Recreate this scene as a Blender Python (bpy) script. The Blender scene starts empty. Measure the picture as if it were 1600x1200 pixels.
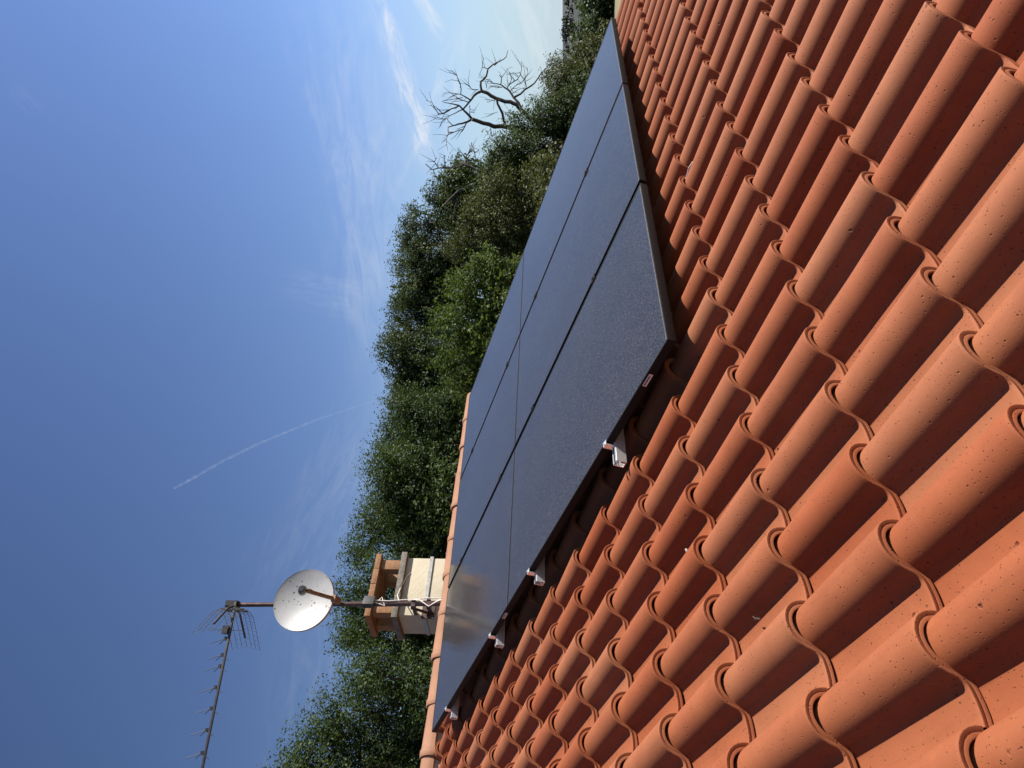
import bpy, bmesh, math, random
import numpy as np
from mathutils import Vector, Matrix

# ------------------------------------------------------------------ camera
scene = bpy.context.scene
col = scene.collection
Z0 = 4.6                                   # height of the array's lower near corner above the ground
YAW, PITCH, FPX = 0.80359, 0.06308, 1146.4
CAM = Vector((-2.0101, -1.7154, 0.3880 + Z0))
FW = Vector((math.sin(YAW) * math.cos(PITCH), math.cos(YAW) * math.cos(PITCH), math.sin(PITCH)))
RT = Vector((math.cos(YAW), -math.sin(YAW), 0))
UP = RT.cross(FW)
cam_d = bpy.data.cameras.new('camera')
cam = bpy.data.objects.new('camera', cam_d)
col.objects.link(cam)
# the photograph was taken with the camera turned a quarter: its up is the picture's left
cam.matrix_world = Matrix(((-UP.x, RT.x, -FW.x, CAM.x), (-UP.y, RT.y, -FW.y, CAM.y),
                           (-UP.z, RT.z, -FW.z, CAM.z), (0, 0, 0, 1)))
cam_d.sensor_width = 36
cam_d.lens = FPX / 1600 * 36
cam_d.clip_start = 0.02
cam_d.clip_end = 60000
scene.camera = cam
scene.render.resolution_x, scene.render.resolution_y = 1024, 768


def ray(x, y):
    return FW + ((1200 - y) - 600) / FPX * RT - (x - 800) / FPX * UP


def at_d(x, y, D):                          # the point D metres in front of the camera
    return CAM + ray(x, y) * D


def at_y(x, y, Y):                          # the point on the vertical plane Y
    d = ray(x, y)
    return CAM + d * ((Y - CAM.y) / d.y)


def at_x(x, y, X):
    d = ray(x, y)
    return CAM + d * ((X - CAM.x) / d.x)


# ------------------------------------------------------------------ sun, sky, exposure
SUN = Vector((0.545, -0.486, 0.682)).normalized()
SUN_EL = math.asin(SUN.z)
SUN_AZ = math.atan2(SUN.x, SUN.y)
sun_d = bpy.data.lights.new('sun', 'SUN')
sun_d.energy = 5.0
sun_d.angle = math.radians(0.5)
sun_d.color = (1.0, 0.94, 0.86)
sun = bpy.data.objects.new('sun', sun_d)
col.objects.link(sun)
sun.rotation_euler = SUN.to_track_quat('Z', 'Y').to_euler()
sun.location = (0, 0, 30)

world = bpy.data.worlds.new('World')
scene.world = world
world.use_nodes = True
scene.view_settings.view_transform = 'Standard'
scene.view_settings.look = 'None'
scene.view_settings.exposure = 1.15
scene.view_settings.gamma = 1.0


class NT:
    """tiny node-tree helper"""
    def __init__(s, tree):
        s.t = tree

    def n(s, kind, **kw):
        nd = s.t.nodes.new(kind)
        ins = kw.pop('ins', {})
        for k, v in kw.items():
            setattr(nd, k, v)
        for k, v in ins.items():
            s.put(nd.inputs[k], v)
        return nd

    def put(s, sock, v):
        if hasattr(v, 'is_output') or isinstance(v, bpy.types.NodeSocket):
            s.t.links.new(v, sock)
        else:
            sock.default_value = v

    def math(s, op, a, b=0.0, c=0.0, clamp=False):
        nd = s.t.nodes.new('ShaderNodeMath')
        nd.operation = op
        nd.use_clamp = clamp
        s.put(nd.inputs[0], a)
        s.put(nd.inputs[1], b)
        s.put(nd.inputs[2], c)
        return nd.outputs[0]

    def dot(s, a, v):
        nd = s.t.nodes.new('ShaderNodeVectorMath')
        nd.operation = 'DOT_PRODUCT'
        s.put(nd.inputs[0], a)
        s.put(nd.inputs[1], v)
        return nd.outputs['Value']

    def mix(s, f, a, b):
        nd = s.t.nodes.new('ShaderNodeMix')
        nd.data_type = 'RGBA'
        s.put(nd.inputs[0], f)
        s.put(nd.inputs[6], a)
        s.put(nd.inputs[7], b)
        return nd.outputs[2]

    def ramp(s, f, stops):
        nd = s.t.nodes.new('ShaderNodeValToRGB')
        s.put(nd.inputs[0], f)
        el = nd.color_ramp.elements
        while len(el) < len(stops):
            el.new(0.5)
        for e, (p, c) in zip(el, stops):
            e.position = p
            e.color = c if len(c) == 4 else (*c, 1)
        return nd.outputs[0]

    def smooth(s, v, a, b):
        nd = s.t.nodes.new('ShaderNodeMapRange')
        nd.interpolation_type = 'SMOOTHSTEP'
        s.put(nd.inputs[0], v)
        s.put(nd.inputs[1], a)
        s.put(nd.inputs[2], b)
        return nd.outputs[0]

    def noise(s, vec, scale, detail=4, rough=0.55, dist=0.0):
        nd = s.t.nodes.new('ShaderNodeTexNoise')
        if vec is not None:
            s.put(nd.inputs['Vector'], vec)
        nd.inputs['Scale'].default_value = scale
        nd.inputs['Detail'].default_value = detail
        nd.inputs['Roughness'].default_value = rough
        nd.inputs['Distortion'].default_value = dist
        return nd.outputs['Fac']


def sky():
    nt = NT(world.node_tree)
    bg = [n for n in world.node_tree.nodes if n.type == 'BACKGROUND'][0]
    st = nt.n('ShaderNodeTexSky', sky_type='NISHITA', sun_disc=False)
    st.sun_elevation = SUN_EL
    st.sun_rotation = SUN_AZ
    st.altitude = 200
    st.air_density = 1.0
    st.dust_density = 0.3
    st.ozone_density = 2.2
    geo = nt.n('ShaderNodeTexCoord').outputs['Generated']

    # thin high cirrus: each band lies along a great circle of the sky
    total = None
    bands = [((580, -60), (622, 100), .016, .62, -.25, .16, 9), ((612, 60), (676, 265), .014, .75, -.1, .12, 9),
             ((636, -40), (692, 62), .010, .75, -.2, .08, 9), ((722, 40), (622, 300), .012, .30, -.2, .08, 9), ((540, -50), (600, 600), .07, .19, -.4, .3, 5),
             ((600, 620), (420, 1000), .06, .08, -.25, .3, 7), ((500, 900), (470, 1260), .05, .07, -.2, .25, 6),
             ((790, -120), (880, 180), .06, .3, -.3, .25, 6), ((430, 440), (590, 470), .03, .08, -.15, .16, 8),
             ((735, 10), (690, 260), .008, .3, -.15, .12, 8), ((20, 130), (60, 180), .012, .06, -.05, .05, 8)]
    for (a, b, w, k, t0, t1, sc) in bands:
        va, vb = ray(*a).normalized(), ray(*b).normalized()
        N = va.cross(vb).normalized()
        T = (vb - va).normalized()
        mid = (va + vb).normalized()
        half = (vb - va).length / 2
        sd = nt.dot(geo, tuple(N))
        td = nt.math('SUBTRACT', nt.dot(geo, tuple(T)), mid.dot(T))
        front = nt.math('GREATER_THAN', nt.dot(geo, tuple(mid)), 0.3)
        cv = nt.n('ShaderNodeCombineXYZ', ins={0: nt.math('MULTIPLY', sd, 4.5), 1: td, 2: a[0] * .013}).outputs[0]
        ns = nt.noise(cv, sc, 6, .62, .6)
        wob = nt.math('MULTIPLY_ADD', nt.math('SUBTRACT', ns, .5), w * 2.2, sd)
        m = nt.smooth(nt.math('ABSOLUTE', wob), w * 1.25, 0.0)
        e = nt.smooth(nt.math('ABSOLUTE', td), half * 1.15, half * .35)
        ns2 = nt.smooth(nt.noise(cv, sc * 2.3, 7, .65, .8), .33, .72)
        v = nt.math('MULTIPLY', nt.math('MULTIPLY', m, e), nt.math('MULTIPLY', ns2, k))
        v = nt.math('MULTIPLY', v, front)
        total = v if total is None else nt.math('ADD', total, v)
    total = nt.math('MINIMUM', total, .85)
    hsv = nt.n('ShaderNodeHueSaturation', ins={'Hue': .512, 'Saturation': SKY_SAT, 'Value': 1.0, 'Color': st.outputs[0]})
    # the sky brightens towards the sun's side of the view, and stays blue-white at the horizon
    side = nt.math('MULTIPLY_ADD', nt.dot(geo, (.694, -.72, 0)), .62, 1.12)
    low = nt.smooth(nt.dot(geo, (0, 0, 1)), .30, .0)
    sc_ = nt.n('ShaderNodeVectorMath', operation='SCALE', ins={0: hsv.outputs[0], 'Scale': side}).outputs[0]
    sc_ = nt.mix(nt.math('MULTIPLY', low, .88), sc_, (4.3, 5.7, 6.9, 1))
    c = nt.mix(total, sc_, (CLOUD, CLOUD * 1.02, CLOUD * 1.05, 1))
    nt.put(bg.inputs['Color'], c)
    bg.inputs['Strength'].default_value = SKY_STR


SKY_STR = 0.0505
SKY_SAT = 1.12
CLOUD = 8.0
sky()

# ------------------------------------------------------------------ helpers
rng = np.random.default_rng(7)
random.seed(7)


def tag(o, label=None, cat=None, group=None, kind=None):
    if label:
        o['label'] = label
    if cat:
        o['category'] = cat
    if group:
        o['group'] = group
    if kind:
        o['kind'] = kind
    return o


def empty(name, loc=(0, 0, 0), parent=None):
    o = bpy.data.objects.new(name, None)
    o.empty_display_size = 0.1
    col.objects.link(o)
    o.location = loc
    if parent:
        o.parent = parent
    return o


def link(name, me, mat=None, parent=None, smooth=None):
    o = bpy.data.objects.new(name, me)
    col.objects.link(o)
    if mat is not None:
        me.materials.append(mat)
    if smooth is not None:
        me.polygons.foreach_set('use_smooth', [True] * len(me.polygons))
        me.set_sharp_from_angle(angle=math.radians(smooth))
    if parent is not None:
        o.parent = parent
    return o


def local(parent_loc):
    p = Vector(parent_loc)
    return lambda v: tuple(Vector(v) - p)


class MB:
    """collects boxes, tubes and lofts into one mesh"""
    def __init__(s):
        s.v, s.f = [], []

    def add(s, vs, fs):
        o = len(s.v)
        s.v += [tuple(v) for v in vs]
        s.f += [tuple(i + o for i in f) for f in fs]

    def box(s, c, h, M=None):
        c = Vector(c)
        vs = []
        for dz in (-1, 1):
            for dx, dy in ((-1, -1), (1, -1), (1, 1), (-1, 1)):
                d = Vector((dx * h[0], dy * h[1], dz * h[2]))
                vs.append(c + (M @ d if M else d))
        s.add(vs, [(3, 2, 1, 0), (4, 5, 6, 7), (0, 1, 5, 4), (1, 2, 6, 5), (2, 3, 7, 6), (3, 0, 4, 7)])

    def tube(s, pts, rad, n=8, cap=True):
        pts = [Vector(p) for p in pts]
        if not hasattr(rad, '__len__'):
            rad = [rad] * len(pts)
        rings = []
        prev = None
        for i, p in enumerate(pts):
            a = pts[max(i - 1, 0)]
            b = pts[min(i + 1, len(pts) - 1)]
            t = (b - a).normalized()
            if prev is None:
                u = t.orthogonal().normalized()
            else:
                u = (prev - t * prev.dot(t)).normalized()
            prev = u
            w = t.cross(u)
            rings.append([p + (u * math.cos(k * 2 * math.pi / n) + w * math.sin(k * 2 * math.pi / n)) * rad[i] for k in range(n)])
        vs = [v for r in rings for v in r]
        fs = []
        for i in range(len(pts) - 1):
            for k in range(n):
                k2 = (k + 1) % n
                fs.append((i * n + k, i * n + k2, (i + 1) * n + k2, (i + 1) * n + k))
        if cap:
            fs.append(tuple(range(n - 1, -1, -1)))
            fs.append(tuple((len(pts) - 1) * n + k for k in range(n)))
        s.add(vs, fs)

    def build(s, name, mat, parent=None, smooth=40, bevel=0):
        me = bpy.data.meshes.new(name)
        me.from_pydata(s.v, [], s.f)
        me.update()
        if bevel:
            bm = bmesh.new()
            bm.from_mesh(me)
            bmesh.ops.bevel(bm, geom=bm.edges[:], offset=bevel, segments=2, affect='EDGES', profile=.6)
            bm.to_mesh(me)
            bm.free()
        return link(name, me, mat, parent, smooth)


def mesh_np(name, V, Fq, mat, parent=None, smooth=None):
    """V (n,3), Fq (m,4) -> mesh, fast"""
    me = bpy.data.meshes.new(name)
    V = np.ascontiguousarray(V, dtype=np.float32)
    Fq = np.ascontiguousarray(Fq, dtype=np.int32)
    me.vertices.add(len(V))
    me.vertices.foreach_set('co', V.ravel())
    me.loops.add(Fq.size)
    me.loops.foreach_set('vertex_index', Fq.ravel())
    me.polygons.add(len(Fq))
    me.polygons.foreach_set('loop_start', np.arange(0, Fq.size, Fq.shape[1], dtype=np.int32))
    me.update(calc_edges=True)
    me.validate()
    return link(name, me, mat, parent, smooth)


def material(name):
    m = bpy.data.materials.new(name)
    m.use_nodes = True
    nt = NT(m.node_tree)
    b = [n for n in m.node_tree.nodes if n.type == 'BSDF_PRINCIPLED'][0]
    return m, nt, b


def simple(name, colour, rough=.6, metal=0.0, var=.15, scale=20, bump=.1, spec=.4):
    m, nt, b = material(name)
    tc = nt.n('ShaderNodeTexCoord').outputs['Object']
    ns = nt.noise(tc, scale, 5)
    dark = tuple(c * (1 - var) for c in colour) + (1,)
    lite = tuple(min(1, c * (1 + var)) for c in colour) + (1,)
    nt.put(b.inputs['Base Color'], nt.ramp(ns, [(.3, dark), (.7, lite)]))
    b.inputs['Roughness'].default_value = rough
    b.inputs['Metallic'].default_value = metal
    b.inputs['Specular IOR Level'].default_value = spec
    if bump:
        bp = nt.n('ShaderNodeBump', ins={'Height': nt.noise(tc, scale * 4, 4), 'Strength': bump, 'Distance': .01})
        nt.put(b.inputs['Normal'], bp.outputs[0])
    return m


# ------------------------------------------------------------------ materials
def clay(name, base=(.215, .0615, .0228), pits=True, light=1.0):
    m, nt, b = material(name)
    tc = nt.n('ShaderNodeTexCoord').outputs['Object']
    tint = nt.n('ShaderNodeAttribute', attribute_name='tint').outputs['Fac']
    cloud = nt.noise(tc, 7, 5, .6)
    fine = nt.noise(tc, 160, 4, .7)
    mot = nt.noise(tc, 38, 5, .65)
    c0 = tuple(c * light for c in base)
    c = nt.mix(nt.smooth(cloud, .3, .72), tuple(x * .90 for x in c0) + (1,),
               (c0[0] * 1.05, c0[1] * 1.10, c0[2] * 1.12, 1))
    # pale bloom patches on the fired skin
    c = nt.mix(nt.math('MULTIPLY', nt.smooth(mot, .50, .78), .28), c, (c0[0] * 1.10, c0[1] * 1.35, c0[2] * 1.5, 1))
    c = nt.mix(nt.math('MULTIPLY', nt.smooth(fine, .35, .75), .25), c, tuple(x * .78 for x in c0) + (1,))
    # faint rain-washed streaks running down the slope
    mp = nt.n('ShaderNodeMapping', ins={'Vector': tc, 'Scale': (26.0, 2.2, 2.2)}).outputs[0]
    c = nt.mix(nt.math('MULTIPLY', nt.smooth(nt.noise(mp, 1.0, 5, .65), .52, .76), .30), c, (c0[0] * .62, c0[1] * .62, c0[2] * .66, 1))
    hs = nt.n('ShaderNodeHueSaturation', ins={'Hue': nt.math('MULTIPLY_ADD', tint, .012, .494),
                                              'Saturation': nt.math('MULTIPLY_ADD', tint, -.12, 1.06),
                                              'Value': nt.math('MULTIPLY_ADD', tint, .18, .91), 'Color': c})
    c = hs.outputs[0]
    height = nt.math('MULTIPLY_ADD', nt.noise(tc, 420, 3, .7), .05, nt.math('MULTIPLY', fine, .07))
    if pits:
        hmul = None
        for sc, thr, rad, amp in ((66, .50, .165, 1.1), (135, .48, .23, .9), (20, .80, .110, 2.6)):
            wv = nt.n('ShaderNodeVectorMath', operation='ADD', ins={0: tc, 1: nt.n('ShaderNodeVectorMath', operation='SCALE', ins={0: nt.n('ShaderNodeTexNoise', ins={'Vector': tc, 'Scale': sc * 2.0}).outputs['Color'], 'Scale': .35 / sc}).outputs[0]}).outputs[0]
            vo = nt.n('ShaderNodeTexVoronoi', ins={'Vector': wv, 'Scale': float(sc)})
            sel = nt.math('GREATER_THAN', nt.n('ShaderNodeSeparateColor', ins={0: vo.outputs['Color']}).outputs[0], thr)
            rr = nt.math('MULTIPLY_ADD', nt.n('ShaderNodeSeparateColor', ins={0: vo.outputs['Color']}).outputs[1], rad, rad * .35)
            pit = nt.math('MULTIPLY', nt.smooth(vo.outputs['Distance'], rr, nt.math('MULTIPLY', rr, .35)), sel)
            c = nt.mix(nt.math('MULTIPLY', pit, .7), c, tuple(x * .30 for x in c0) + (1,))
            height = nt.math('MULTIPLY_ADD', pit, -amp * .35, height)
    nt.put(b.inputs['Base Color'], c)
    b.inputs['Roughness'].default_value = .78
    b.inputs['Specular IOR Level'].default_value = .25
    bp = nt.n('ShaderNodeBump', ins={'Height': height, 'Strength': .7, 'Distance': .006})
    nt.put(b.inputs['Normal'], bp.outputs[0])
    return m


M_TILE = clay('terracotta_tile')
M_RIDGE = clay('terracotta_ridge', (.25, .134, .080), True, 1.0)
M_MORTAR = simple('mortar', (.30, .25, .2), .95)


def glass_mat():
    m, nt, b = material('solar_glass')
    tc = nt.n('ShaderNodeTexCoord').outputs['Object']
    sx = nt.n('ShaderNodeSeparateXYZ', ins={0: tc})
    speck = nt.n('ShaderNodeTexVoronoi', ins={'Vector': tc, 'Scale': 300.0})
    spv = nt.n('ShaderNodeSeparateColor', ins={0: speck.outputs['Color']}).outputs[0]
    sp = nt.math('MULTIPLY', nt.smooth(spv, .80, 1.0), nt.smooth(speck.outputs['Distance'], .45, .15))
    film = nt.noise(tc, 170, 5, .75)
    patch = nt.noise(tc, 2.2, 4, .6)
    dust = nt.math('MULTIPLY_ADD', nt.smooth(film, .38, .72), nt.math('MULTIPLY_ADD', patch, .18, .16), nt.math('MULTIPLY', sp, .8))
    # dirt line washed down against the lower frame
    edge = nt.math('MULTIPLY', nt.smooth(nt.math('MULTIPLY_ADD', nt.noise(tc, 60, 4), .012, sx.outputs[1]), .024, .013), .5)
    dust = nt.math('MINIMUM', nt.math('ADD', dust, edge), .9)
    # cell grid hardly visible on the black sheet
    cell = nt.math('LESS_THAN', nt.math('ABSOLUTE', nt.math('SUBTRACT', nt.math('FRACT', nt.math('MULTIPLY', sx.outputs[0], 1 / .184)), .5)), .004)
    base = nt.mix(nt.math('MULTIPLY', cell, .5), (.010, .012, .018, 1), (.02, .022, .03, 1))
    nt.put(b.inputs['Base Color'], nt.mix(dust, base, (.225, .205, .175, 1)))
    nt.put(b.inputs['Roughness'], nt.math('MULTIPLY_ADD', dust, .35, .09))
    b.inputs['IOR'].default_value = 1.24
    b.inputs['Specular Tint'].default_value = (1, .93, .80, 1)
    bp = nt.n('ShaderNodeBump', ins={'Height': film, 'Strength': .06, 'Distance': .002})
    nt.put(b.inputs['Normal'], bp.outputs[0])
    return m


M_GLASS = glass_mat()
M_FRAME = simple('black_anodised', (.006, .0047, .0042), .6, 0, .6, 300, .25, .18)
M_ALU = simple('bare_aluminium', (.80, .80, .80), .26, .68, .08, 30, .05)
M_STICK = simple('white_sticker', (.60, .57, .56), .5, 0, .05, 30, 0)
M_INK = simple('sticker_ink', (.05, .04, .05), .5, 0, .05, 30, 0)
M_RENDER = simple('cream_render', (.38, .335, .243), .9, 0, .06, 9, .35)
M_CONC = simple('grey_concrete', (.13, .115, .095), .95, 0, .35, 25, .6)
M_STRAP = simple('galvanised_strap', (.27, .26, .24), .55, .5, .25, 30, .1)
M_RUST = simple('rusty_steel', (.055, .030, .024), .55, .3, .5, 30, .3)
M_POLE = simple('mast_steel', (.075, .042, .034), .38, .5, .5, 22, .1)
M_BOX = simple('grey_plastic', (.034, .033, .030), .6, 0, .2, 30, .1)
M_CABLE = simple('white_cable', (.68, .64, .57), .5, 0, .12, 40, 0)
M_LNB = simple('lnb_plastic', (.05, .05, .055), .25, 0, .2, 20, 0)
M_WHITE = simple('lnb_cap', (.75, .75, .74), .3, 0, .1, 20, 0)
M_TAN = simple('tan_steel_arm', (.20, .12, .065), .6, .2, .3, 30, .1)
M_BLACK = simple('black_plastic', (.02, .02, .022), .5, 0, .2, 30, .1)
M_AALU = simple('weathered_aluminium', (.06, .054, .054), .5, .6, .25, 30, .1)
M_GRID = simple('weathered_grid_wire', (.10, .10, .11), .5, .5, .2, 30, 0)
M_WALL = simple('wall_render', (.60, .52, .40), .95, 0, .08, 8, .5)
M_DEAD = simple('dead_wood', (.050, .041, .036), .9, 0, .4, 8, .5)
M_BARK = simple('bark', (.045, .037, .028), .95, 0, .4, 8, .5)


def brick_mat():
    m, nt, b = material('chimney_brick')
    tc = nt.n('ShaderNodeTexCoord').outputs['Object']
    c = nt.ramp(nt.noise(tc, 30, 6, .7), [(.3, (.13, .060, .028)), (.55, (.22, .112, .050)), (.8, (.26, .145, .075))])
    nt.put(b.inputs['Base Color'], c)
    b.inputs['Roughness'].default_value = .9
    bp = nt.n('ShaderNodeBump', ins={'Height': nt.noise(tc, 120, 5, .7), 'Strength': .5, 'Distance': .006})
    nt.put(b.inputs['Normal'], bp.outputs[0])
    return m


M_BRICK = brick_mat()


def dish_mat():
    m, nt, b = material('dish_paint')
    tc = nt.n('ShaderNodeTexCoord').outputs['Object']
    ns = nt.noise(tc, 5, 5, .6)
    c = nt.ramp(ns, [(.3, (.25, .25, .245)), (.7, (.32, .32, .312))])
    # lichen and dirt spots, thicker in patches
    grow = nt.smooth(nt.noise(tc, 6.5, 2), .40, .60)
    for sc, k in ((20, .22), (38, .30)):
        vo = nt.n('ShaderNodeTexVoronoi', ins={'Vector': tc, 'Scale': float(sc)})
        cr = nt.n('ShaderNodeSeparateColor', ins={0: vo.outputs['Color']})
        sel = nt.math('GREATER_THAN', cr.outputs[0], nt.math('MULTIPLY_ADD', grow, -.42, .95))
        r = nt.math('MULTIPLY_ADD', cr.outputs[1], k, .10)
        sp = nt.math('MULTIPLY', sel, nt.smooth(vo.outputs['Distance'], r, nt.math('MULTIPLY', r, .5)))
        c = nt.mix(nt.math('MULTIPLY', sp, .85), c, (.03, .025, .02, 1))
    nt.put(b.inputs['Base Color'], c)
    b.inputs['Roughness'].default_value = .45
    return m


M_DISH = dish_mat()


def leaf_mat(name, a, b_, trans=.35):
    m, nt, b = material(name)
    rnd = nt.n('ShaderNodeNewGeometry').outputs['Random Per Island']
    tc = nt.n('ShaderNodeTexCoord').outputs['Object']
    big = nt.noise(tc, .9, 3)
    f = nt.math('MULTIPLY_ADD', nt.math('SUBTRACT', big, .5), .9, rnd, clamp=True)
    c = nt.ramp(f, [(.0, tuple(x * .55 for x in a)), (.45, a), (1.0, b_)])
    nt.put(b.inputs['Base Color'], c)
    b.inputs['Roughness'].default_value = .6
    b.inputs['Specular IOR Level'].default_value = .22
    tr = nt.n('ShaderNodeBsdfTranslucent')
    nt.put(tr.inputs[0], nt.mix(.6, c, (b_[0] * 1.5, b_[1] * 1.5, b_[2] * .6, 1)))
    mx = nt.n('ShaderNodeMixShader', ins={0: trans, 1: b.outputs[0], 2: tr.outputs[0]})
    out = [n for n in m.node_tree.nodes if n.type == 'OUTPUT_MATERIAL'][0]
    nt.put(out.inputs[0], mx.outputs[0])
    return m


L_OAK = leaf_mat('oak_leaf', (0.0302, 0.0481, 0.0151), (0.0640, 0.0870, 0.0288), .22)
L_DARK = leaf_mat('dark_leaf', (0.0249, 0.0430, 0.0129), (0.0547, 0.0817, 0.0249), .22)
L_POP = leaf_mat('poplar_leaf', (0.0271, 0.0463, 0.0137), (0.0640, 0.0953, 0.0309), .28)
L_BRIGHT = leaf_mat('bright_leaf', (0.0378, 0.0594, 0.0139), (0.0738, 0.1069, 0.0262), .32)
L_DRY = leaf_mat('olive_leaf', (0.0452, 0.0564, 0.0178), (0.0829, 0.0953, 0.0344), .22)
L_FAR = leaf_mat('far_leaf', (.014, .018, .013), (.026, .030, .022), .1)

# ------------------------------------------------------------------ roof frame
SL = 0.32732                               # slope of the tiled roof
CS, SN = math.cos(SL), math.sin(SL)
TS = 0.9818                                # size of the tile lattice
HF = 0.15927                               # how far the tile pans lie under the array's corner
PR, PD = 0.2102 * TS, 0.3590 * TS
OX, OY = -2.0101 + (-1.4201 + 2.0101) * TS, -1.4993 + (-0.4911 + 1.4993) * TS
RIDGE_Y = 4.60


def rp(x, y, n):
    return Vector((x, y * CS - n * SN, Z0 + y * SN + n * CS))


def tile_profile(scale):
    """section of one roll-and-pan tile: (x, z), x from the pan's far side over the roll"""
    xc, R, zb = .0797, .0640 * scale, .0065
    top = [(-.066, .0010), (-.062, .0005), (-.045, -.002), (-.025, -.0025), (-.006, -.0010), (-.0010, .0000), (.0010, .0004), (.0050, .0024), (.0098, .0064), (.0140, .0125)]
    for k in range(13):
        t = math.radians(-79 + 159 * k / 12)
        top.append((xc + R * math.sin(t), zb + R * math.cos(t) * 1.03))
    top += [(.1440, .010), (.1448, .0025)]
    return top


def build_tiles(name, cols, rows, place, parent, mat, seed=3):
    r = random.Random(seed)
    P = [[], []]
    pa, pb = tile_profile(1.0), tile_profile(.915)
    n = len(pa)
    V, F, T = [], [], []
    TH = .0205
    for k in rows:
        for j in cols:
            x0 = OX + j * PR + r.gauss(0, .0012)
            y0 = OY - k * PD + r.gauss(0, .0034)
            dz = r.gauss(0, .0010)
            tw = r.gauss(0, .0035)
            sk = r.gauss(0, .0050)
            tint = min(1, max(0, r.gauss(.5, .17)))
            length = .40
            if y0 + length > RIDGE_Y - .01:
                length = max(.03, RIDGE_Y - .01 - y0)
            # sections: (distance up the tile, lift, thickness below the top skin)
            secs = [(.075, TH + .001), (.0005, TH), (-.0012, TH - .002), (-.0008, TH * .62), (.0004, TH * .52), (-.0006, TH * .40), (-.0012, .0020), (-.0006, .0008), (.0010, 0), (.008, 0), (.03, 0), (length * .55, 0), (length, 0)]
            base = len(V)
            for (d, th) in secs:
                f = min(1, max(0, d / .40))
                lift = .030 * (1 - f) - .030
                for q in range(n):
                    xa = pa[q][0] * (1 - f) + pb[q][0] * f
                    za = pa[q][1] * (1 - f) + pb[q][1] * f
                    # offset the skin inwards by th along its normal
                    q0, q1 = max(q - 1, 0), min(q + 1, n - 1)
                    tx, tz = pa[q1][0] - pa[q0][0], pa[q1][1] - pa[q0][1]
                    L = math.hypot(tx, tz)
                    xx = xa + tz / L * th
                    zz = za - tx / L * th
                    V.append(place(x0 + xx + sk * (d - .18), y0 + d, -HF + lift + zz + dz + tw * (xx - .1)))
                    T.append(tint)
            m = len(secs)
            for a in range(m - 1):
                for q in range(n - 1):
                    F.append((base + a * n + q, base + a * n + q + 1, base + (a + 1) * n + q + 1, base + (a + 1) * n + q))
    o = mesh_np(name, np.array([tuple(v) for v in V]), np.array(F), mat, parent)
    me = o.data
    me.polygons.foreach_set('use_smooth', [True] * len(me.polygons))
    me.set_sharp_from_angle(angle=math.radians(30))
    at = me.attributes.new('tint', 'FLOAT', 'POINT')
    at.data.foreach_set('value', np.array(T, dtype=np.float32))
    return o


# ------------------------------------------------------------------ house
house = tag(empty('house'), 'house with a red clay barrel tile roof carrying the solar panels', 'house')
COLS = range(-8, 27)
X0R, X1R = OX - 8 * PR - .06, OX + 26 * PR + .145
roof = build_tiles('roof', COLS, range(-14, 5), rp, house, M_TILE)


def rp_back(x, y, n):                       # the far slope, mirrored at the ridge
    v = rp(x, y, n)
    yr = rp(0, RIDGE_Y, -HF).y
    return Vector((v.x, 2 * yr - v.y, v.z))


back = build_tiles('back_roof_slope', COLS, range(-14, 5), rp_back, house, M_TILE, 5)
back.data.flip_normals()

# roof deck under the tiles, walls and gables
yr = rp(0, RIDGE_Y, 0).y
m = MB()
e0, e1 = rp(0, -1.90, -HF - .06), rp(0, RIDGE_Y, -HF - .06)
eb = Vector((0, 2 * yr - e0.y, e0.z))
d = .10
vs = []
for x in (X0R + .02, X1R - .06):
    vs += [(x, e0.y, e0.z), (x, e1.y, e1.z), (x, eb.y, eb.z), (x, eb.y, eb.z - d), (x, e1.y, e1.z - d), (x, e0.y, e0.z - d)]
m.add(vs, [(0, 1, 7, 6), (1, 2, 8, 7), (2, 3, 9, 8), (3, 4, 10, 9), (4, 5, 11, 10), (5, 0, 6, 11), (0, 5, 4, 1), (1, 4, 3, 2), (6, 7, 10, 11), (7, 8, 9, 10)])
m.build('roof_deck', M_MORTAR, house)
m = MB()
wx0, wx1, wy0, wy1 = X0R + .25, X1R - .25, e0.y + .4, eb.y - .4
zt = e0.z - d + (wy0 - e0.y) * SN / CS - .01
zr = e1.z - d - .01
vs = []
for x in (wx0, wx1):
    vs += [(x, wy0, 0), (x, wy0, zt), (x, yr, zr), (x, wy1, zt), (x, wy1, 0)]
m.add(vs, [(0, 4, 3, 2, 1), (5, 6, 7, 8, 9), (0, 1, 6, 5), (4, 9, 8, 3), (1, 2, 7, 6), (2, 3, 8, 7)])
m.build('wall', M_WALL, house, None)

# ridge tiles, each a half-round cap whose collar overlaps the next one
NC = 18
CAPL = (X1R - .02 - X0R) / NC


def ridge_cap():
    m = MB()
    prof = []
    secs = [(0.0, .104), (.012, .109), (.05, .110), (.062, .102), (CAPL * .6, .098), (CAPL + .03, .094)]
    n = 15
    vs, fs = [], []
    for (x, r) in secs:
        for k in range(n):
            t = math.pi * (k / (n - 1)) * 1.12 - math.pi * .06
            vs.append((x, -r * 1.02 * math.cos(t), r * 1.0 * math.sin(t)))
    for (x, r) in ((CAPL + .03, .080), (0, .088)):
        for k in range(n):
            t = math.pi * (k / (n - 1)) * 1.12 - math.pi * .06
            vs.append((x, -r * 1.02 * math.cos(t), r * math.sin(t)))
    S = len(secs) + 2
    for a in range(S):
        b = (a + 1) % S
        for k in range(n - 1):
            fs.append((a * n + k, b * n + k, b * n + k + 1, a * n + k + 1))
    m.add(vs, fs)
    return m


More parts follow.
